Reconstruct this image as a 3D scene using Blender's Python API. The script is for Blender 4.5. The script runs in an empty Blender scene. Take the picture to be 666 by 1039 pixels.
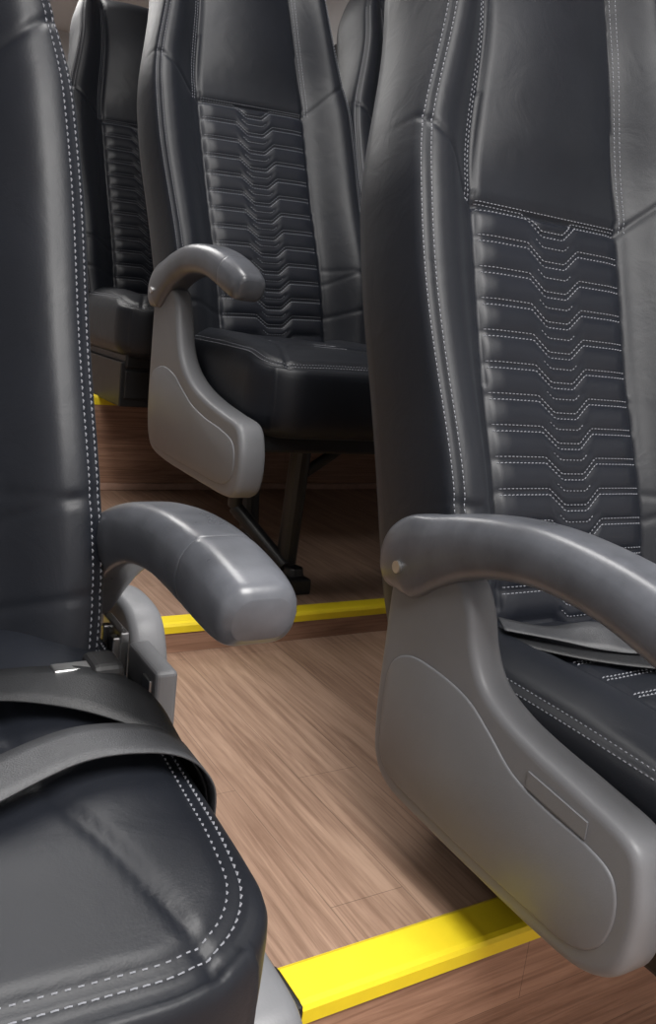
import bpy, math, random, bisect, bmesh
from mathutils import Vector, Matrix
random.seed(3)
scene = bpy.context.scene
coll = scene.collection
try:
    scene.view_settings.view_transform = 'Standard'
except Exception:
    pass

# ------------------------------------------------------------------ materials
def mat(name, color, rough=0.5, metal=0.0, bump=0.0, bscale=200.0, var=0.0, vscale=6.0, spec=0.5, sheen=0.0, wrinkle=0.0):
    m = bpy.data.materials.new(name); m.use_nodes = True
    nt = m.node_tree; b = nt.nodes['Principled BSDF']
    b.inputs['Base Color'].default_value = (*color, 1)
    b.inputs['Roughness'].default_value = rough
    b.inputs['Metallic'].default_value = metal
    b.inputs['Specular IOR Level'].default_value = spec
    b.inputs['Sheen Weight'].default_value = sheen
    b.inputs['Sheen Tint'].default_value = (0.75, 0.85, 1.0, 1)
    tc = nt.nodes.new('ShaderNodeTexCoord')
    last = None
    if bump > 0:
        n = nt.nodes.new('ShaderNodeTexNoise'); n.inputs['Scale'].default_value = bscale
        n.inputs['Detail'].default_value = 4
        bp = nt.nodes.new('ShaderNodeBump'); bp.inputs['Strength'].default_value = bump
        bp.inputs['Distance'].default_value = 0.001
        nt.links.new(tc.outputs['Object'], n.inputs['Vector'])
        nt.links.new(n.outputs['Fac'], bp.inputs['Height'])
        last = bp
    if wrinkle > 0:
        n = nt.nodes.new('ShaderNodeTexNoise'); n.inputs['Scale'].default_value = 18
        n.inputs['Detail'].default_value = 3; n.inputs['Distortion'].default_value = 1.2
        bp = nt.nodes.new('ShaderNodeBump'); bp.inputs['Strength'].default_value = wrinkle
        bp.inputs['Distance'].default_value = 0.006
        nt.links.new(tc.outputs['Object'], n.inputs['Vector'])
        nt.links.new(n.outputs['Fac'], bp.inputs['Height'])
        if last: nt.links.new(last.outputs['Normal'], bp.inputs['Normal'])
        last = bp
    if last: nt.links.new(last.outputs['Normal'], b.inputs['Normal'])
    if var > 0:
        n2 = nt.nodes.new('ShaderNodeTexNoise'); n2.inputs['Scale'].default_value = vscale
        n2.inputs['Detail'].default_value = 5; n2.inputs['Roughness'].default_value = 0.65
        r = nt.nodes.new('ShaderNodeValToRGB')
        r.color_ramp.elements[0].position = 0.35; r.color_ramp.elements[1].position = 0.68
        r.color_ramp.elements[0].color = tuple(c*(1-var) for c in color)+(1,)
        r.color_ramp.elements[1].color = tuple(min(1, c*(1+var)) for c in color)+(1,)
        nt.links.new(tc.outputs['Object'], n2.inputs['Vector'])
        nt.links.new(n2.outputs['Fac'], r.inputs['Fac'])
        nt.links.new(r.outputs['Color'], b.inputs['Base Color'])
        mr = nt.nodes.new('ShaderNodeMapRange')
        mr.inputs['To Min'].default_value = max(0, rough-0.05); mr.inputs['To Max'].default_value = min(1, rough+0.08)
        nt.links.new(n2.outputs['Fac'], mr.inputs['Value'])
        nt.links.new(mr.outputs['Result'], b.inputs['Roughness'])
    return m

def wood(name, axis='XY', c1=(0.405, 0.275, 0.203), c2=(0.35, 0.233, 0.170)):
    m = bpy.data.materials.new(name); m.use_nodes = True
    nt = m.node_tree; b = nt.nodes['Principled BSDF']; L = nt.links.new
    tc = nt.nodes.new('ShaderNodeTexCoord')
    mp = nt.nodes.new('ShaderNodeMapping'); L(tc.outputs['Object'], mp.inputs['Vector'])
    if axis == 'XY':
        mp.inputs['Rotation'].default_value = (0, 0, math.radians(90))
    else:
        mp.inputs['Rotation'].default_value = (math.radians(-90), 0, 0)
    br = nt.nodes.new('ShaderNodeTexBrick')
    br.offset = 0.37; br.inputs['Scale'].default_value = 1.0
    br.inputs['Brick Width'].default_value = 0.62; br.inputs['Row Height'].default_value = 0.088
    br.inputs['Mortar Size'].default_value = 0.0005; br.inputs['Mortar Smooth'].default_value = 0.4
    br.inputs['Color1'].default_value = (*c1, 1); br.inputs['Color2'].default_value = (*c2, 1)
    br.inputs['Mortar'].default_value = tuple(c*0.5 for c in c2)+(1,)
    L(mp.outputs['Vector'], br.inputs['Vector'])
    def grain(scale, det, dist, p0, p1, col0, col1):
        mp2 = nt.nodes.new('ShaderNodeMapping'); mp2.inputs['Scale'].default_value = scale
        L(mp.outputs['Vector'], mp2.inputs['Vector'])
        n = nt.nodes.new('ShaderNodeTexNoise'); n.inputs['Scale'].default_value = 1.0
        n.inputs['Detail'].default_value = det; n.inputs['Roughness'].default_value = 0.65; n.inputs['Distortion'].default_value = dist
        L(mp2.outputs['Vector'], n.inputs['Vector'])
        rp = nt.nodes.new('ShaderNodeValToRGB')
        rp.color_ramp.elements[0].position = p0; rp.color_ramp.elements[0].color = (*col0, 1)
        rp.color_ramp.elements[1].position = p1; rp.color_ramp.elements[1].color = (*col1, 1)
        L(n.outputs['Fac'], rp.inputs['Fac'])
        return n, rp
    n, g1 = grain((5, 130, 130), 6, 0.8, 0.33, 0.60, (0.56, 0.50, 0.46), (1.06, 1.06, 1.05))
    n2, g2 = grain((2.0, 18, 18), 4, 1.8, 0.35, 0.65, (0.70, 0.65, 0.62), (1.10, 1.10, 1.09))
    prev = br.outputs['Color']
    for g_ in (g1, g2):
        mx = nt.nodes.new('ShaderNodeMix'); mx.data_type = 'RGBA'; mx.blend_type = 'MULTIPLY'
        mx.inputs['Factor'].default_value = 0.8
        L(prev, mx.inputs['A']); L(g_.outputs['Color'], mx.inputs['B']); prev = mx.outputs['Result']
    L(prev, b.inputs['Base Color'])
    b.inputs['Roughness'].default_value = 0.42
    bp = nt.nodes.new('ShaderNodeBump'); bp.inputs['Strength'].default_value = 0.12; bp.inputs['Distance'].default_value = 0.001
    L(n.outputs['Fac'], bp.inputs['Height']); L(bp.outputs['Normal'], b.inputs['Normal'])
    return m

M_leather = mat('black_leatherette', (0.0076, 0.0092, 0.0138), 0.47, bump=0.12, bscale=700, var=0.15, vscale=5, spec=0.40, sheen=0.02, wrinkle=0.14)
M_quilt = mat('quilted_leatherette', (0.0066, 0.0084, 0.0140), 0.44, bump=0.12, bscale=700, var=0.12, vscale=8, spec=0.42, sheen=0.02)
M_thread = mat('grey_thread', (0.26, 0.27, 0.30), 0.75)
M_arm = mat('grey_arm_plastic', (0.085, 0.090, 0.103), 0.28, bump=0.05, bscale=300, var=0.28, vscale=11, spec=0.55)
M_panel = mat('grey_panel_plastic', (0.165, 0.169, 0.180), 0.42, bump=0.12, bscale=600, var=0.06, vscale=7)
M_dark = mat('black_painted_steel', (0.008, 0.008, 0.009), 0.45, bump=0.1, bscale=150, var=0.2, vscale=20)
M_chrome = mat('chrome_steel', (0.62, 0.62, 0.62), 0.30, metal=1.0, var=0.1, vscale=20)
M_belt = mat('belt_webbing', (0.055, 0.057, 0.062), 0.42, bump=0.5, bscale=900, var=0.15, vscale=30)
M_belt_dark = mat('black_webbing', (0.018, 0.019, 0.021), 0.45, bump=0.5, bscale=900, var=0.15, vscale=30)
M_yellow = mat('yellow_nosing', (0.83, 0.64, 0.014), 0.50, bump=0.1, bscale=160, var=0.05, vscale=18)
M_wall = mat('wall_panel', (0.56, 0.56, 0.57), 0.6, bump=0.05, bscale=80, var=0.04)
M_ceil = mat('ceiling_panel', (0.64, 0.64, 0.64), 0.7, var=0.03)
M_trim = mat('wood_trim', (0.44, 0.28, 0.21), 0.4, var=0.12, vscale=25)
M_floor = wood('wood_vinyl_floor', axis='XY')
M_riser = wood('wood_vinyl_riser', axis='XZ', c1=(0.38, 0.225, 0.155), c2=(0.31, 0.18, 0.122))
M_glass = mat('dark_window_glass', (0.02, 0.025, 0.03), 0.08, spec=0.8, var=0.05)
M_rubber = mat('black_rubber', (0.010, 0.010, 0.011), 0.5, bump=0.1, var=0.1)

# ------------------------------------------------------------------ mesh helpers
def mesh_obj(name, verts, faces, material, parent=None, smooth=True, loc=(0, 0, 0), mats=None, fm=None):
    me = bpy.data.meshes.new(name)
    me.from_pydata([tuple(v) for v in verts], [], faces); me.update()
    for mm in (mats or [material]): me.materials.append(mm)
    if fm:
        for p, i in zip(me.polygons, fm): p.material_index = i
    if smooth:
        me.polygons.foreach_set('use_smooth', [True]*len(me.polygons))
    bm = bmesh.new(); bm.from_mesh(me); bmesh.ops.recalc_face_normals(bm, faces=bm.faces); bm.to_mesh(me); bm.free()
    o = bpy.data.objects.new(name, me); coll.objects.link(o)
    o.location = loc
    if parent: o.parent = parent
    return o

def inst(name, me, parent):
    o = bpy.data.objects.new(name, me); coll.objects.link(o); o.parent = parent; return o

def box_geo(x0, x1, y0, y1, z0, z1):
    v = [(x0,y0,z0),(x1,y0,z0),(x1,y1,z0),(x0,y1,z0),(x0,y0,z1),(x1,y0,z1),(x1,y1,z1),(x0,y1,z1)]
    f = [(0,3,2,1),(4,5,6,7),(0,1,5,4),(1,2,6,5),(2,3,7,6),(3,0,4,7)]
    return v, f

def join_geo(parts):
    V, F_ = [], []
    for v, f in parts:
        o = len(V); V += list(v); F_ += [tuple(i+o for i in ff) for ff in f]
    return V, F_

def box(name, x0, x1, y0, y1, z0, z1, material, parent=None, bevel=0.0):
    v, f = box_geo(x0, x1, y0, y1, z0, z1)
    o = mesh_obj(name, v, f, material, parent, smooth=False)
    if bevel > 0:
        md = o.modifiers.new('bevel', 'BEVEL'); md.width = bevel; md.segments = 3
    return o

def cyl_geo(p0, p1, r, n=16, r1=None):
    p0 = Vector(p0); p1 = Vector(p1); d = (p1-p0).normalized()
    a = d.orthogonal().normalized(); b = d.cross(a)
    if r1 is None: r1 = r
    V = []; Fc = []
    for p, rr in ((p0, r), (p1, r1)):
        for i in range(n):
            t = 2*math.pi*i/n; V.append(p + rr*(math.cos(t)*a+math.sin(t)*b))
    for i in range(n):
        j = (i+1) % n; Fc.append((i, j, n+j, n+i))
    Fc.append(tuple(range(n))); Fc.append(tuple(range(n, 2*n)))
    return V, Fc

def catmull(pts, n=8, closed=False):
    P = [Vector(p) for p in pts]; N = len(P); out = []
    rng = range(N) if closed else range(N-1)
    for i in rng:
        if closed: p0, p1, p2, p3 = P[(i-1) % N], P[i], P[(i+1) % N], P[(i+2) % N]
        else: p0, p1, p2, p3 = P[max(i-1, 0)], P[i], P[i+1], P[min(i+2, N-1)]
        for k in range(n):
            t = k/n
            out.append(0.5*((2*p1)+(-p0+p2)*t+(2*p0-5*p1+4*p2-p3)*t*t+(-p0+3*p1-3*p2+p3)*t**3))
    if not closed: out.append(P[-1])
    return out

def ss(t):
    t = max(0.0, min(1.0, t)); return t*t*(3-2*t)

# ------------------------------------------------------------------ backrest
TH = math.radians(17.8)
ES = Vector((0, math.sin(TH), math.cos(TH))); EN = Vector((0, -math.cos(TH), math.sin(TH)))
HW = 0.228; QW = 0.122; STOP = 0.875; SBOT = -0.06; QTOP = 0.507; PITCH = 0.0375; TK = 0.092

def w_in(s): return QW - 0.020*ss((s-0.52)/0.24)
def w_out(s):
    W = HW - 0.012*ss((0.10-s)/0.16) + 0.007*math.exp(-((s-0.42)/0.13)**2) - 0.046*ss((s-0.50)/0.28)
    if s > STOP-0.13: W -= 0.035*((s-(STOP-0.13))/0.13)**2.2
    return W
def chev(x):
    a = abs(x)
    return -0.020*(1-max(0.0, min(1.0, (a-0.018)/0.024))) if a < 0.042 else 0.0
def shoulder(ax, s): return QTOP + (ax-QW)*0.75

def F(x, s):
    ax = abs(x); w = w_in(s); W = w_out(s)
    d = 0.022*ss((s-0.55)/0.2) + 0.012*math.exp(-((s-0.14)/0.12)**2)
    if ax < w:
        if s < QTOP:
            ph = (QTOP - s + chev(x))/PITCH; fr = ph - math.floor(ph)
            side = ss((w-ax)/0.030)
            d += 0.0080*(abs(math.sin(math.pi*fr)))**0.45*(0.35+0.65*side)
            if ax < 0.036:
                d -= 0.0034*math.exp(-((fr-0.5)/0.08)**2)*ss((0.036-ax)/0.006)
        else:
            d += 0.018*ss((s-QTOP)/0.10)*(1-(ax/w)**2) + 0.004*ss((s-QTOP)/0.02)
    else:
        u = min(1.0, (ax-w)/(W-w))
        B = 0.048 + 0.010*math.exp(-((s-0.18)/0.16)**2) - 0.006*ss((s-0.5)/0.1)
        v = max(0.0, min(1.0, (u-0.74)/0.26))
        d += B*ss(u/0.70) - 0.026*(1-math.sqrt(max(0, 1-v*v)))
        d -= 0.0030*math.exp(-((s-shoulder(ax, s))/0.005)**2)
        d -= 0.0020*math.exp(-((u-0.90)/0.03)**2)
    d -= 0.0045*math.exp(-((ax-w)/0.0045)**2)
    d -= 0.005*math.exp(-((s-QTOP)/0.005)**2) if ax < w else 0
    if ax > w:
        for sc, am, sl in ((0.13, 0.0018, 0.25), (0.165, 0.0013, -0.2), (0.06, 0.0018, 0.1)):
            d -= am*math.exp(-((s-sc-(ax-w)*sl)/0.005)**2)
    return d

def bpos(x, s, lift=0.0):
    d = F(x, s) + lift
    return ES*s + EN*d + Vector((x, 0, 0))

def build_back():
    nf = 140; ns = 300
    ts = [(-1+2*i/(nf-1)) for i in range(nf)]
    verts = []; faces = []; fm = []
    for k in range(ns+1):
        s = SBOT + (STOP-SBOT)*k/ns
        W = w_out(s)
        ring = []
        for t in ts:
            x = W*t*(1.30-0.30*t*t)
            ring.append((x, F(x, s)))
        fe = F(W, s)
        sd = [(W+0.002, fe-0.012), (W+0.004, fe*0.5-0.025), (W+0.002, -TK+0.035), (W-0.004, -TK+0.014), (W-0.02, -TK+0.002), (W-0.06, -TK-0.004),
              (W*0.5, -TK-0.008), (W*0.2, -TK-0.010)]
        ring += sd + [(-x, d) for x, d in reversed(sd)]
        k2 = 1.0
        if s > STOP-0.055: k2 = math.sqrt(max(0.0, 1-((s-(STOP-0.055))/0.055)**2))
        if s < SBOT+0.03: k2 = math.sqrt(max(0.0, 1-(((SBOT+0.03)-s)/0.03)**2))*0.6+0.4
        mid = -0.03
        for x, d in ring:
            verts.append(ES*s + EN*(mid+(d-mid)*k2) + Vector((x, 0, 0)))
    nr = len(ring)
    for k in range(ns):
        s = SBOT + (STOP-SBOT)*(k+.5)/ns
        for i in range(nr):
            j = (i+1) % nr
            faces.append((k*nr+i, k*nr+j, (k+1)*nr+j, (k+1)*nr+i))
            q = 0
            if i < nf-1:
                xm = abs(0.5*(verts[k*nr+i][0]+verts[k*nr+i+1][0]))
                if xm < w_in(s) and s < QTOP: q = 1
            fm.append(q)
    faces.append(tuple(range(nr))); fm.append(0)
    faces.append(tuple(ns*nr+i for i in range(nr))); fm.append(0)
    return verts, faces, fm

def dashes(path_fn, params, dash=0.0040, gap=0.0018, wid=0.00088, h=0.0006):
    pts = [path_fn(p) for p in params]
    V = []; Fc = []
    cyc = dash+gap
    samples = [0.0]
    for i in range(1, len(pts)): samples.append(samples[-1]+(pts[i][0]-pts[i-1][0]).length)
    tot = samples[-1]
    def at(d):
        i = min(max(bisect.bisect_left(samples, d), 1), len(samples)-1)
        a, b = samples[i-1], samples[i]
        t = (d-a)/(b-a) if b > a else 0
        return pts[i-1][0].lerp(pts[i][0], t), pts[i-1][1].lerp(pts[i][1], t).normalized()
    d = 0.001
    while d+dash < tot:
        p, n = at(d); q, n2 = at(d+dash); m_, nm = at(d+dash/2)
        tdir = (q-p)
        if tdir.length > 1e-6:
            side = tdir.cross(nm).normalized()*wid*0.5
            o = len(V)
            V += [p+side-nm*0.0008, p-side-nm*0.0008, q-side-nm*0.0008, q+side-nm*0.0008, m_+side+nm*h, m_-side+nm*h]
            Fc += [(o, o+1, o+5, o+4), (o+4, o+5, o+2, o+3), (o+1, o+2, o+5), (o+3, o, o+4)]
        d += cyc
    return V, Fc

def bpn(x, s):
    e = 0.0012
    p = bpos(x, s)
    a = bpos(x+e, s)-bpos(x-e, s); b = bpos(x, s+e)-bpos(x, s-e)
    n = a.cross(b)
    if n.length < 1e-12: n = EN.copy()
    n.normalize()
    if n.dot(EN) < 0: n = -n
    return p + n*0.0006, n

def lin(a, b, n): return [a+(b-a)*i/n for i in range(n+1)]

def build_back_stitch():
    parts = []
    for r in range(13):
        s0 = QTOP - r*PITCH
        for off in (0.0038, -0.0038):
            parts.append(dashes(lambda x: bpn(x, s0+chev(x)+off), lin(-0.118, 0.118, 100)))
        sm = s0-PITCH*0.5
        parts.append(dashes(lambda x: bpn(x, sm+chev(x)+0.002), lin(-0.030, 0.030, 30)))
    for sg in (-1, 1):
        for uu in (0.86, 0.94):
            parts.append(dashes(lambda s: bpn(sg*(w_in(s)+(w_out(s)-w_in(s))*uu), s), lin(0.0, 0.80, 200)))
        parts.append(dashes(lambda s: bpn(sg*(w_in(s)+0.007), s), lin(0.51, 0.82, 80)))
        parts.append(dashes(lambda s: bpn(sg*(w_in(s)+0.013), s), lin(0.51, 0.82, 80)))
    parts.append(dashes(lambda x: bpn(x, QTOP+0.007), lin(-0.118, 0.118, 60)))
    return join_geo(parts)

# ------------------------------------------------------------------ cushion
CX, CY, CZ = 0.222, 0.235, 0.072
CYC = -0.185
CR = 0.036; CRP = 0.075; QF = -0.225
def cmap(x, y, z):
    ox, oy, oz = x, y, z
    ex = max(abs(x)-(CX-CR), 0); ey = max(abs(y)-(CY-CR), 0); g = max(abs(z)-(CZ-CR), 0)
    e = max(ex, ey)
    if e > 0 and g > 0:
        L = math.hypot(e, g); m = max(e, g); k = m/L
        g2 = g*k
        x = math.copysign(min(abs(x), CX-CR)+ex*k, x); y = math.copysign(min(abs(y), CY-CR)+ey*k, y)
        z = math.copysign(CZ-CR+g2, z)
    rp = CRP if y < 0 else 0.03
    qx = abs(x)-(CX-rp); qy = abs(y)-(CY-rp)
    if qx > 0 and qy > 0:
        L = math.hypot(qx, qy); m = max(qx, qy)
        x = math.copysign(CX-rp+qx*m/L, x); y = math.copysign(CY-rp+qy*m/L, y)
    if oz > 0:
        wt = max(0, min(1, oz/CZ))
        wtop = wt**4
        ax = abs(x)
        yy = y+CYC
        fade = ss((CX-0.002-ax)/0.06)*ss((yy-QF+0.10)/0.16)
        d = 0.014*ss((ax-0.095)/0.06)*fade
        inq = ss((0.115-ax)/0.012)*ss((yy-QF)/0.02)
        ph = (yy-QF)/0.040 + (abs(chev(x))/0.040); fr = ph-math.floor(ph)
        d += 0.004*abs(math.sin(math.pi*fr))**0.5*inq
        d -= 0.003*math.exp(-((ax-0.115)/0.005)**2)*ss((yy-QF+0.02)/0.03)
        d -= 0.003*math.exp(-((yy-QF)/0.005)**2)*ss((0.125-ax)/0.01)
        d -= 0.003*math.exp(-((ax-0.115-(QF-yy)*0.35)/0.0045)**2)*ss((QF-yy)/0.01)
        d -= 0.020*ss((-yy-0.30)/0.12)
        d += 0.008*(1-(x/CX)**2)
        z += d*wtop
        z -= 0.0025*math.exp(-((max(abs(ox)-CX, abs(oy)-CY)+0.020)/0.004)**2)*wtop
    b = 0.006*(1-(z/CZ)**2) if abs(z) < CZ else 0
    if abs(ox) >= CX-1e-6: x += math.copysign(b*0.5, x)
    if oy <= -CY+1e-6: y -= b*1.6
    return Vector((x, y+CYC, z-CZ+0.006))

def build_cushion():
    nx, ny, nz = 96, 100, 14
    idx = {}; V = []; Fc = []
    def vid(i, j, k):
        key = (i, j, k)
        if key not in idx:
            x = -CX+2*CX*i/nx; y = -CY+2*CY*j/ny; z = -CZ+2*CZ*k/nz
            idx[key] = len(V); V.append(cmap(x, y, z))
        return idx[key]
    for i in range(nx):
        for j in range(ny):
            for k in (0, nz): Fc.append((vid(i,j,k), vid(i+1,j,k), vid(i+1,j+1,k), vid(i,j+1,k)))
    for i in range(nx):
        for k in range(nz):
            for j in (0, ny): Fc.append((vid(i,j,k), vid(i+1,j,k), vid(i+1,j,k+1), vid(i,j,k+1)))
    for j in range(ny):
        for k in range(nz):
            for i in (0, nx): Fc.append((vid(i,j,k), vid(i,j+1,k), vid(i,j+1,k+1), vid(i,j,k+1)))
    return V, Fc

def cpn_top(x, y):
    e = 0.0015; z = CZ
    p = cmap(x, y, z); a = cmap(x+e, y, z)-cmap(x-e, y, z); b = cmap(x, y+e, z)-cmap(x, y-e, z)
    n = a.cross(b).normalized()
    if n.z < 0: n = -n
    return p+n*0.0006, n

def build_cushion_stitch():
    parts = []
    for ins in (0.010, 0.022):
        def path(t):
            X = CX-ins; Y0 = CY-0.05; Y1 = -(CY-ins)
            if t < 1: return cpn_top(-X, Y0+(Y1-Y0)*t)
            if t < 2: return cpn_top(-X+2*X*(t-1), Y1)
            return cpn_top(X, Y1+(Y0-Y1)*(t-2))
        parts.append(dashes(path, lin(0, 3, 330)))
    for off in (0.003, -0.003):
        for r in range(6):
            y0 = QF+0.04*r
            parts.append(dashes(lambda x: cpn_top(x, y0-abs(chev(x))-CYC+off), lin(-0.110, 0.110, 60)))
    return join_geo(parts)

# ------------------------------------------------------------------ side panel + arm
PANEL_A = [(0.030,0.070),(0.031,-0.010),(0.030,-0.080),(0.020,-0.128),(-0.012,-0.152),(-0.08,-0.156),(-0.16,-0.157),(-0.24,-0.157),(-0.300,-0.152),
         (-0.335,-0.130),(-0.345,-0.090),(-0.342,-0.050),(-0.326,-0.020),(-0.27,-0.0085),(-0.215,-0.001),(-0.173,0.008),(-0.138,0.024),(-0.118,0.052),
         (-0.106,0.085),(-0.085,0.110),(-0.05,0.118),(0.0,0.116),(0.024,0.100)]
PLATE_A = [(0.010,-0.020),(0.012,-0.080),(0.004,-0.120),(-0.030,-0.136),(-0.12,-0.139),(-0.22,-0.139),(-0.285,-0.136),(-0.315,-0.118),(-0.325,-0.085),(-0.316,-0.055),
           (-0.285,-0.045),(-0.24,-0.042),(-0.195,-0.034),(-0.155,-0.012),(-0.120,0.004),(-0.070,0.010),(-0.02,0.006)]
PANEL_B = [(0.030,0.070),(0.031,-0.010),(0.030,-0.120),(0.015,-0.178),(-0.020,-0.205),(-0.10,-0.213),(-0.20,-0.214),(-0.30,-0.214),(-0.405,-0.212),
         (-0.445,-0.198),(-0.460,-0.165),(-0.457,-0.122),(-0.435,-0.088),(-0.37,-0.078),(-0.30,-0.068),(-0.23,-0.052),(-0.175,-0.028),(-0.140,0.004),(-0.120,0.045),
         (-0.106,0.085),(-0.085,0.110),(-0.05,0.118),(0.0,0.116),(0.024,0.100)]
PLATE_B = [(0.010,-0.060),(0.010,-0.130),(-0.002,-0.172),(-0.035,-0.192),(-0.15,-0.196),(-0.28,-0.196),(-0.38,-0.194),(-0.425,-0.180),(-0.438,-0.150),(-0.425,-0.118),
           (-0.37,-0.105),(-0.30,-0.098),(-0.23,-0.085),(-0.17,-0.062),(-0.12,-0.042),(-0.05,-0.035)]
def inset_poly(P, d):
    n = len(P); out = []
    area = sum(P[i][0]*P[(i+1) % n][1]-P[(i+1) % n][0]*P[i][1] for i in range(n))
    sg = 1 if area > 0 else -1
    for i in range(n):
        a = P[(i-1) % n]; b = P[(i+1) % n]
        tx, ty = b[0]-a[0], b[1]-a[1]; L = math.hypot(tx, ty) or 1
        out.append((P[i][0]-sg*ty/L*d, P[i][1]+sg*tx/L*d))
    return out

def flare(y): return -0.030*y
def build_panel(PN, mir=1, xo=-0.262, xi=-0.229, plate=False):
    P = [(v.x, v.y) for v in catmull([(a, b, 0) for a, b in PN], 6, True)]
    if plate:
        levels = [(xo+0.003, 0.0), (xo-0.0002, 0.0), (xo-0.0012, 0.0006), (xo-0.0018, 0.0022)]
    else:
        levels = [(xi, 0.008), (xi-0.003, 0.002), (xi-0.008, 0.0), (xo+0.012, 0.0), (xo+0.007, 0.0006), (xo+0.0035, 0.0022), (xo+0.0014, 0.0045), (xo+0.0003, 0.0075), (xo, 0.011)]
    V = []; Fc = []; n = len(P)
    for x, ins in levels:
        for (y, z) in inset_poly(P, ins): V.append(Vector((mir*(x-(flare(y) if x < -0.245 else 0)), y, z)))
    for k in range(len(levels)-1):
        for i in range(n):
            j = (i+1) % n; Fc.append((k*n+i, k*n+j, (k+1)*n+j, (k+1)*n+i))
    Fc.append(tuple(range(n))); Fc.append(tuple((len(levels)-1)*n+i for i in range(n)))
    return V, Fc

ARM = [(0.030,0.070,0.012,0.014),(0.026,0.082,0.028,0.020),(0.012,0.098,0.040,0.0235),(-0.012,0.112,0.042,0.025),(-0.045,0.126,0.036,0.0265),(-0.09,0.143,0.031,0.028),
       (-0.145,0.156,0.028,0.029),(-0.20,0.161,0.0265,0.030),(-0.26,0.157,0.0265,0.031),(-0.305,0.148,0.0275,0.0315),(-0.333,0.1400,0.0278,0.0312),(-0.3355,0.1393,0.0262,0.0298),(-0.338,0.1386,0.0278,0.0312),
       (-0.360,0.131,0.0275,0.0308),(-0.385,0.1218,0.0258,0.0295),(-0.399,0.1165,0.0222,0.0268),(-0.405,0.114,0.015,0.020)]
def build_arm(mir=1, xc=-0.253):
    C = catmull([(y, z, hh) for y, z, hh, hw in ARM], 7)
    Wd = catmull([(hw, 0, 0) for y, z, hh, hw in ARM], 7)
    V = []; Fc = []; n = 64
    for k, c in enumerate(C):
        a = C[max(k-1, 0)]; b = C[min(k+1, len(C)-1)]
        t = Vector((0, b.x-a.x, b.y-a.y)).normalized()
        up = Vector((0, t.z, -t.y))
        if up.z < 0: up = -up
        hh = c.z; hw = Wd[k].x
        for i in range(n):
            th = 2*math.pi*i/n; ct, st = math.cos(th), math.sin(th)
            px = math.copysign(abs(ct)**0.36, ct)*hw; pz = math.copysign(abs(st)**0.42, st)*hh
            if pz > 0: px *= 1-0.30*max(0, (pz/hh-0.15)/0.85)**1.4
            if pz < 0: px *= 1-0.20*(-pz/hh)**2
            V.append(Vector((mir*(xc+px), c.x, c.y))+up*pz)
    m = len(C)
    for k in range(m-1):
        for i in range(n):
            j = (i+1) % n; Fc.append((k*n+i, k*n+j, (k+1)*n+j, (k+1)*n+i))
    Fc.append(tuple(range(n))); Fc.append(tuple((m-1)*n+i for i in range(n)))
    return V, Fc

def get_mesh(name, geo, material, smooth=True, mats=None, fm=None):
    o = mesh_obj(name, geo[0], geo[1], material, smooth=smooth, mats=mats, fm=fm)
    me = o.data; bpy.data.objects.remove(o); return me

bv, bf, bfm = build_back()
ME_back = get_mesh('backrest', (bv, bf), None, mats=[M_leather, M_quilt], fm=bfm)
ME_bst = get_mesh('back_stitching', build_back_stitch(), M_thread, smooth=False)
ME_cus = get_mesh('cushion', build_cushion(), M_leather)
ME_cst = get_mesh('cushion_stitching', build_cushion_stitch(), M_thread, smooth=False)
ARM_M = {}; PAN_M = {}; DET_M = {}; PLA_M = {}
def lid(mir):
    V = []; n = 6
    for i in range(n+1):
        y = -0.213-0.071*i/n; zt = -0.0205-0.006*i/n; x = -0.262-flare(y)
        for dx, z in ((0.002, zt), (-0.0014, zt-0.0008), (-0.0014, zt-0.0155), (0.002, zt-0.0165)):
            V.append(Vector((mir*(x+dx), y, z)))
    Fc = []
    for i in range(n):
        for k in range(4):
            j = (k+1) % 4; Fc.append((i*4+k, i*4+j, (i+1)*4+j, (i+1)*4+k))
    Fc.append((0,1,2,3)); Fc.append((n*4, n*4+1, n*4+2, n*4+3))
    return V, Fc
for mir in (1, -1):
    ARM_M[mir] = get_mesh('armrest', build_arm(mir), M_arm)
    for k, pn, pl in (('A', PANEL_A, PLATE_A), ('B', PANEL_B, PLATE_B)):
        PAN_M[(k, mir)] = get_mesh('side_panel', build_panel(pn, mir), M_panel)
        PLA_M[(k, mir)] = get_mesh('panel_plate', build_panel(pl, mir, plate=True), M_panel)
    DET_M[mir] = get_mesh('panel_lid', lid(mir), M_panel, smooth=False)

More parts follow.
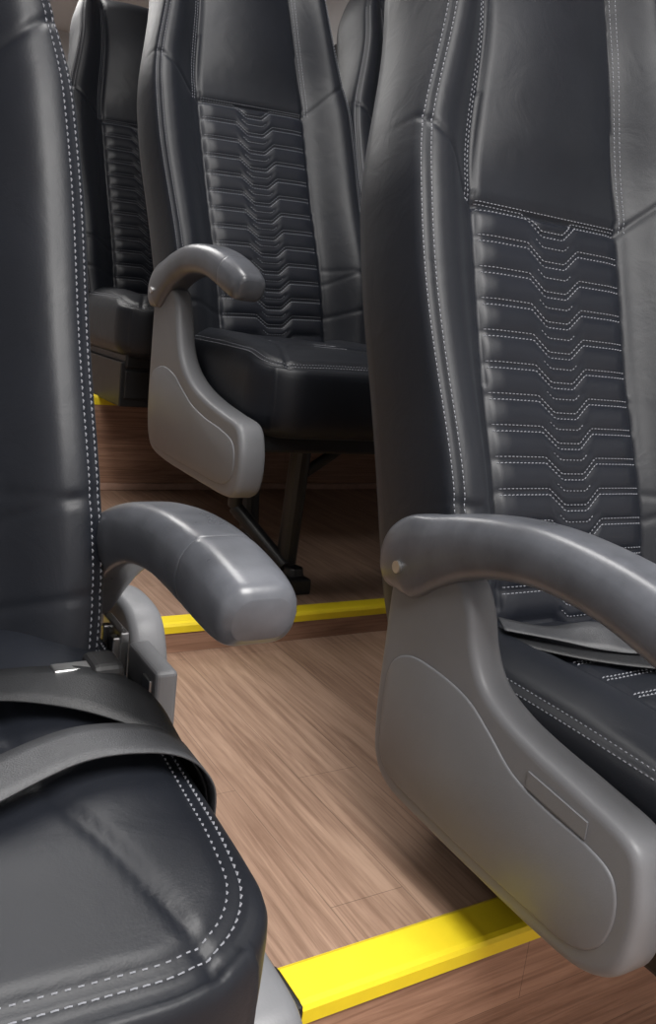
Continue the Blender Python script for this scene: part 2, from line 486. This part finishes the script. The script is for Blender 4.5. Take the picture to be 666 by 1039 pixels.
def make_seat(loc, floor_z, arm_side=0, panel='A', legs='post', lx=0.0, cush=(1, 1, 1), cz=0.0, ctilt=0.0,
              aloc=(0, 0, 0), arot=0.0, ascale=1.0, ploc=(0, 0, 0), pscale=(1, 1, 1), broll=0.0, bx=0.0):
    e = bpy.data.objects.new('bus_seat', None); coll.objects.link(e); e.location = loc
    e.empty_display_size = 0.1
    for nm, me in (('backrest', ME_back), ('back_stitching', ME_bst)):
        o = inst(nm, me, e); o.rotation_euler = (0, math.radians(broll), 0); o.location = (bx, 0, 0)
    for nm, me in (('cushion', ME_cus), ('cushion_stitching', ME_cst)):
        o = inst(nm, me, e); o.scale = cush; o.location = (0, 0, cz); o.rotation_euler = (math.radians(ctilt), 0, 0)
    h = loc[2]-floor_z; zb = -h
    box('seat_pan', -0.20, 0.20, -0.375*cush[1], 0.03, -0.165, -0.120+cz*0.5, M_dark, e, 0.006)
    if legs == 'post':
        parts = [cyl_geo((lx, -0.27*cush[1], -0.15), (lx+0.01, -0.235*cush[1], zb+0.02), 0.020, 14),
                 cyl_geo((lx, -0.05, -0.15), (lx, -0.09, zb+0.02), 0.020, 14)]
        if h > 0.3:
            parts.append(cyl_geo((lx+0.13, -0.25, -0.155), (lx+0.01, -0.22, zb+0.20), 0.011, 10))
            parts.append(cyl_geo((lx-0.085, -0.20, -0.155), (lx-0.075, -0.16, zb+0.14), 0.015, 10))
            parts.append(cyl_geo((lx-0.075, -0.16, zb+0.14), (lx+0.0, -0.25, zb+0.04), 0.015, 10))
        parts.append(box_geo(lx-0.030, lx+0.030, -0.31*cush[1], -0.03, zb, zb+0.030))
        parts.append(cyl_geo((lx+0.01, -0.27*cush[1], zb), (lx+0.01, -0.27*cush[1], zb+0.045), 0.026, 16, 0.018))
        v, f = join_geo(parts)
        o = mesh_obj('legs', v, f, M_dark, e, smooth=False)
        md = o.modifiers.new('bevel', 'BEVEL'); md.width = 0.003; md.segments = 2
    else:
        v, f = join_geo([box_geo(-0.21, 0.21, -0.37, 0.03, zb, -0.15), box_geo(-0.20, 0.20, -0.376, -0.37, zb+0.02, -0.17)])
        o = mesh_obj('seat_base', v, f, M_dark, e, smooth=False)
        md = o.modifiers.new('bevel', 'BEVEL'); md.width = 0.004; md.segments = 2
    if arm_side:
        mir = -arm_side
        o = inst('armrest', ARM_M[mir], e); o.location = aloc; o.rotation_euler = (math.radians(arot), 0, 0); o.scale = (1, ascale, ascale)
        for nm, D in (('side_panel', PAN_M), ('panel_plate', PLA_M)):
            o = inst(nm, D[(panel, mir)], e); o.location = ploc; o.scale = pscale
        if panel == 'A':
            inst('panel_lid', DET_M[mir], e)
        ax, ay, az = aloc
        v, f = cyl_geo((ax+mir*-0.255, ay-0.001, az+0.097), (ax+mir*-0.2800, ay-0.001, az+0.097), 0.0065, 20)
        mesh_obj('pivot_screw', v, f, M_chrome, e, smooth=False)
    return e

PX = 0.466
seat_near_r = make_seat((0.795, 0.689, 0.2335), 0.0, -1, 'A')
make_seat((0.795+PX, 0.689, 0.2335), 0.0)
seat_far = make_seat((0.856, 1.673, 0.501), 0.05, -1, 'B', lx=-0.060, ascale=0.98, broll=-3.3, aloc=(0, 0, -0.014), ploc=(0, 0, -0.022))
make_seat((0.856+PX, 1.673, 0.501), 0.05, broll=-3.3)
make_seat((0.872, 2.47, 0.560), 0.30, legs='box', broll=-2)
make_seat((0.872+PX, 2.47, 0.560), 0.30, legs='box', broll=-2)
seat_left = make_seat((-0.020, 0.72, 0.2335), -0.22, 1, 'B', cush=(1.17, 0.88, 1.10), cz=0.030, ctilt=4.5,
                      aloc=(0.004, 0.072, -0.034), arot=-12.5, ascale=0.94, ploc=(0.052, 0.115, -0.072), pscale=(1, 0.88, 1.0), broll=-1.5, bx=0.013)
make_seat((-0.020-0.51, 0.72, 0.2335), -0.22, cush=(1.0, 0.88, 1.05), broll=-1.5)

# hinge bracket inside the left seat's panel
box('hinge_block', 0.264, 0.284, -0.088, -0.014, -0.095, 0.036, M_panel, seat_left, 0.004)
box('hinge_button', 0.2615, 0.2645, -0.080, -0.062, 0.008, 0.026, M_chrome, seat_left, 0.0008)
v, f = join_geo([box_geo(0.256, 0.264, -0.016, 0.038, -0.085, 0.045), box_geo(0.250, 0.257, -0.014, -0.004, -0.080, 0.040), box_geo(0.251, 0.257, 0.018, 0.026, -0.080, 0.040)])
o = mesh_obj('hinge_plate', v, f, M_chrome, seat_left, smooth=False)
md = o.modifiers.new('bevel', 'BEVEL'); md.width = 0.0015; md.segments = 2
v, f = cyl_geo((0.258, 0.007, 0.012), (0.246, 0.007, 0.012), 0.007, 20)
mesh_obj('hinge_bolt', v, f, M_chrome, seat_left, smooth=False)

# ------------------------------------------------------------------ belts
def ribbon(name, pts, widths_dir, width, parent=None, th=0.0014, m=None):
    C = catmull(pts, 10); D = catmull(widths_dir, 10)
    V = []; Fc = []
    for c, d in zip(C, D):
        d = d.normalized()
        for k in range(5): V.append(c + d*width*(k/4-0.5))
    for i in range(len(C)-1):
        for k in range(4):
            a = i*5+k; Fc.append((a, a+1, a+6, a+5))
    o = mesh_obj(name, V, Fc, m or M_belt, parent)
    md = o.modifiers.new('solid', 'SOLIDIFY'); md.thickness = th; md.offset = 0
    return o
ribbon('seat_belt_webbing', [(-0.08,-0.285,0.033),(0.00,-0.268,0.034),(0.06,-0.250,0.038),(0.11,-0.230,0.046),(0.165,-0.212,0.052),(0.212,-0.208,0.047),(0.240,-0.210,0.036),(0.257,-0.210,0.015),(0.262,-0.206,-0.012),(0.262,-0.200,-0.045)],
       [(0.15,1,0.05),(0.15,1,0.05),(0.1,1,0.2),(0.05,1,0.2),(0,1,0.1),(0,1,0.05),(0,1,0),(0,1,0),(0,1,0),(0,1,0)], 0.038, seat_left)
ribbon('belt_strap', [(0.100,-0.100,0.048),(0.145,-0.118,0.056),(0.185,-0.140,0.058),(0.218,-0.158,0.050),(0.242,-0.172,0.036),(0.257,-0.184,0.012),(0.260,-0.188,-0.014),(0.260,-0.188,-0.045)],
       [(0.6,1,0),(0.6,1,0),(0.5,1,0.1),(0.4,1,0.1),(0.2,1,0),(0.05,1,0),(0,1,0),(0,1,0)], 0.058, seat_left, m=M_belt_dark)
box('belt_buckle', 0.200, 0.226, -0.125, -0.089, 0.046, 0.064, M_rubber, seat_left, 0.006)
box('buckle_tongue', 0.174, 0.202, -0.117, -0.102, 0.054, 0.061, M_chrome, seat_left, 0.001)
ribbon('seat_belt_webbing', [(-0.14,-0.02,0.030),(-0.10,-0.06,0.030),(-0.06,-0.095,0.036),(-0.02,-0.115,0.028),(0.03,-0.125,0.040),(0.07,-0.135,0.028),(0.12,-0.13,0.034),(0.19,-0.12,0.034)],
       [(0.6,1,0),(0.5,1,0),(0.3,1,0.5),(0.1,1,-0.1),(0,1,0.5),(0.1,1,-.1),(0,1,0.1),(0,1,0)], 0.042, seat_near_r)
ribbon('belt_strap', [(-0.15,-0.03,0.022),(-0.09,-0.10,0.022),(-0.02,-0.155,0.026),(0.06,-0.175,0.028),(0.15,-0.165,0.034)],
       [(0.7,1,0),(0.7,1,0),(0.5,1,0),(0.2,1,0),(0,1,0)], 0.040, seat_near_r, m=M_belt_dark)

# ------------------------------------------------------------------ bus shell
XL, XR, YF, YB, ZC = -0.90, 1.62, -1.3, 4.6, 1.75
F0 = -0.22; SA = 0.521; SB = 1.272; SC = 2.28
g = 0.001
slabs = [(XL+g, XR-g, YF+g, YB-g, F0-0.05, F0), (0.335, XR-g, SA, YB-g, F0, 0.0), (XL+g, 0.335, 1.02, YB-g, F0, 0.0),
         (XL+g, XR-g, SB, YB-g, 0.0, 0.05), (XL+g, XR-g, SC, YB-g, 0.05, 0.30)]
V = []; Fc = []; fm = []
for sl in slabs:
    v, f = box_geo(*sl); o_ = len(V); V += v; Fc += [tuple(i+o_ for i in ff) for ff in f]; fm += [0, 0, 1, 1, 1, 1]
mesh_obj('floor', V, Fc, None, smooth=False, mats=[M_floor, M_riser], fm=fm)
box('trim_1', XL+g, XR-g, SC-0.014, SC, 0.05, 0.068, M_trim, None, 0.003)

def nosing(name, x0, x1, y, z, w=0.050, drop=0.016, cap=False):
    prof = [(-0.004, -drop), (-0.0045, -0.002), (-0.002, 0.002), (0.003, 0.0036), (w-0.006, 0.0036), (w-0.001, 0.0005), (w, 0.0), (0, 0), (0, -drop)]
    V = []; Fc = []; n = len(prof)
    for x in (x0, x1):
        for (a, b) in prof: V.append((x, y+a, z+b))
    for i in range(n):
        j = (i+1) % n; Fc.append((i, j, n+j, n+i))
    Fc.append(tuple(range(n))); Fc.append(tuple(range(n, 2*n)))
    o = mesh_obj(name, V, Fc, M_yellow, smooth=False)
    if cap:
        box('end_cap', x0-0.006, x0, y-0.005, y+w, z-drop, z+0.004, M_rubber, o, 0.002)
    return o
nosing('trim_2', 0.352, 1.0, SA, 0.0, w=0.047, cap=True)
nosing('trim_3', -0.2, 1.35, SB, 0.05, 0.038, 0.014)
nosing('trim_4', -0.2, 1.35, SC, 0.30, 0.038, 0.020)

box('wall_right', XR, XR+0.05, YF, YB, F0-0.05, ZC, M_wall)
box('wall_left', XL-0.05, XL, YF, YB, F0-0.05, ZC, M_wall)
box('wall_back', XL, XR, YB, YB+0.05, F0-0.05, ZC, M_wall)
box('wall_front', XL, XR, YF-0.05, YF, F0-0.05, ZC, M_wall)
box('ceiling', XL-0.05, XR+0.05, YF-0.05, YB+0.05, ZC, ZC+0.05, M_ceil)
n = 0
for X0, X1 in ((XR-0.014, XR-0.002), (XL+0.002, XL+0.014)):
    for i in range(3):
        y0 = -0.9+i*1.8; n += 1
        box('window_%d' % n, X0, X1, y0, y0+1.6, 0.85, 1.5, M_glass, None, 0.004)

def lamp(name, x, y, sx, sy, power, col=(1, 0.98, 0.955)):
    e = bpy.data.objects.new(name, None); coll.objects.link(e); e.location = (x, y, ZC)
    box('housing', -sx/2-0.02, sx/2+0.02, -sy/2-0.02, sy/2+0.02, -0.02, -0.001, M_wall, e, 0.004)
    li = bpy.data.lights.new(name+'_light', 'AREA'); li.shape = 'RECTANGLE'; li.size = sx; li.size_y = sy
    li.energy = power; li.color = col
    lo = bpy.data.objects.new('light', li); coll.objects.link(lo); lo.parent = e; lo.location = (0, 0, -0.025)
    return e
lamp('ceiling_light', 0.35, -0.42, 0.9, 0.9, 58)
lamp('ceiling_light', 0.45, 1.25, 0.45, 1.1, 17)
lamp('ceiling_light', 0.45, 3.3, 0.5, 1.2, 18)

w = bpy.data.worlds.new('world'); scene.world = w; w.use_nodes = True
w.node_tree.nodes['Background'].inputs['Color'].default_value = (0.5, 0.52, 0.55, 1)
w.node_tree.nodes['Background'].inputs['Strength'].default_value = 0.3

# ------------------------------------------------------------------ camera
cam = bpy.data.cameras.new('camera'); co = bpy.data.objects.new('camera', cam); coll.objects.link(co)
R = Vector((0.8574, -0.5025, 0.1110)).normalized()
Fw = Vector((0.5143, 0.8297, -0.2171)).normalized()
U = R.cross(Fw).normalized(); R = Fw.cross(U).normalized()
mw = Matrix(((R.x, U.x, -Fw.x, 0), (R.y, U.y, -Fw.y, 0), (R.z, U.z, -Fw.z, 0.57), (0, 0, 0, 1)))
co.matrix_world = mw
cam.sensor_fit = 'VERTICAL'; cam.sensor_height = 36; cam.sensor_width = 36*666/1039
cam.lens = 880/1039*36
cam.clip_start = 0.02
scene.camera = co
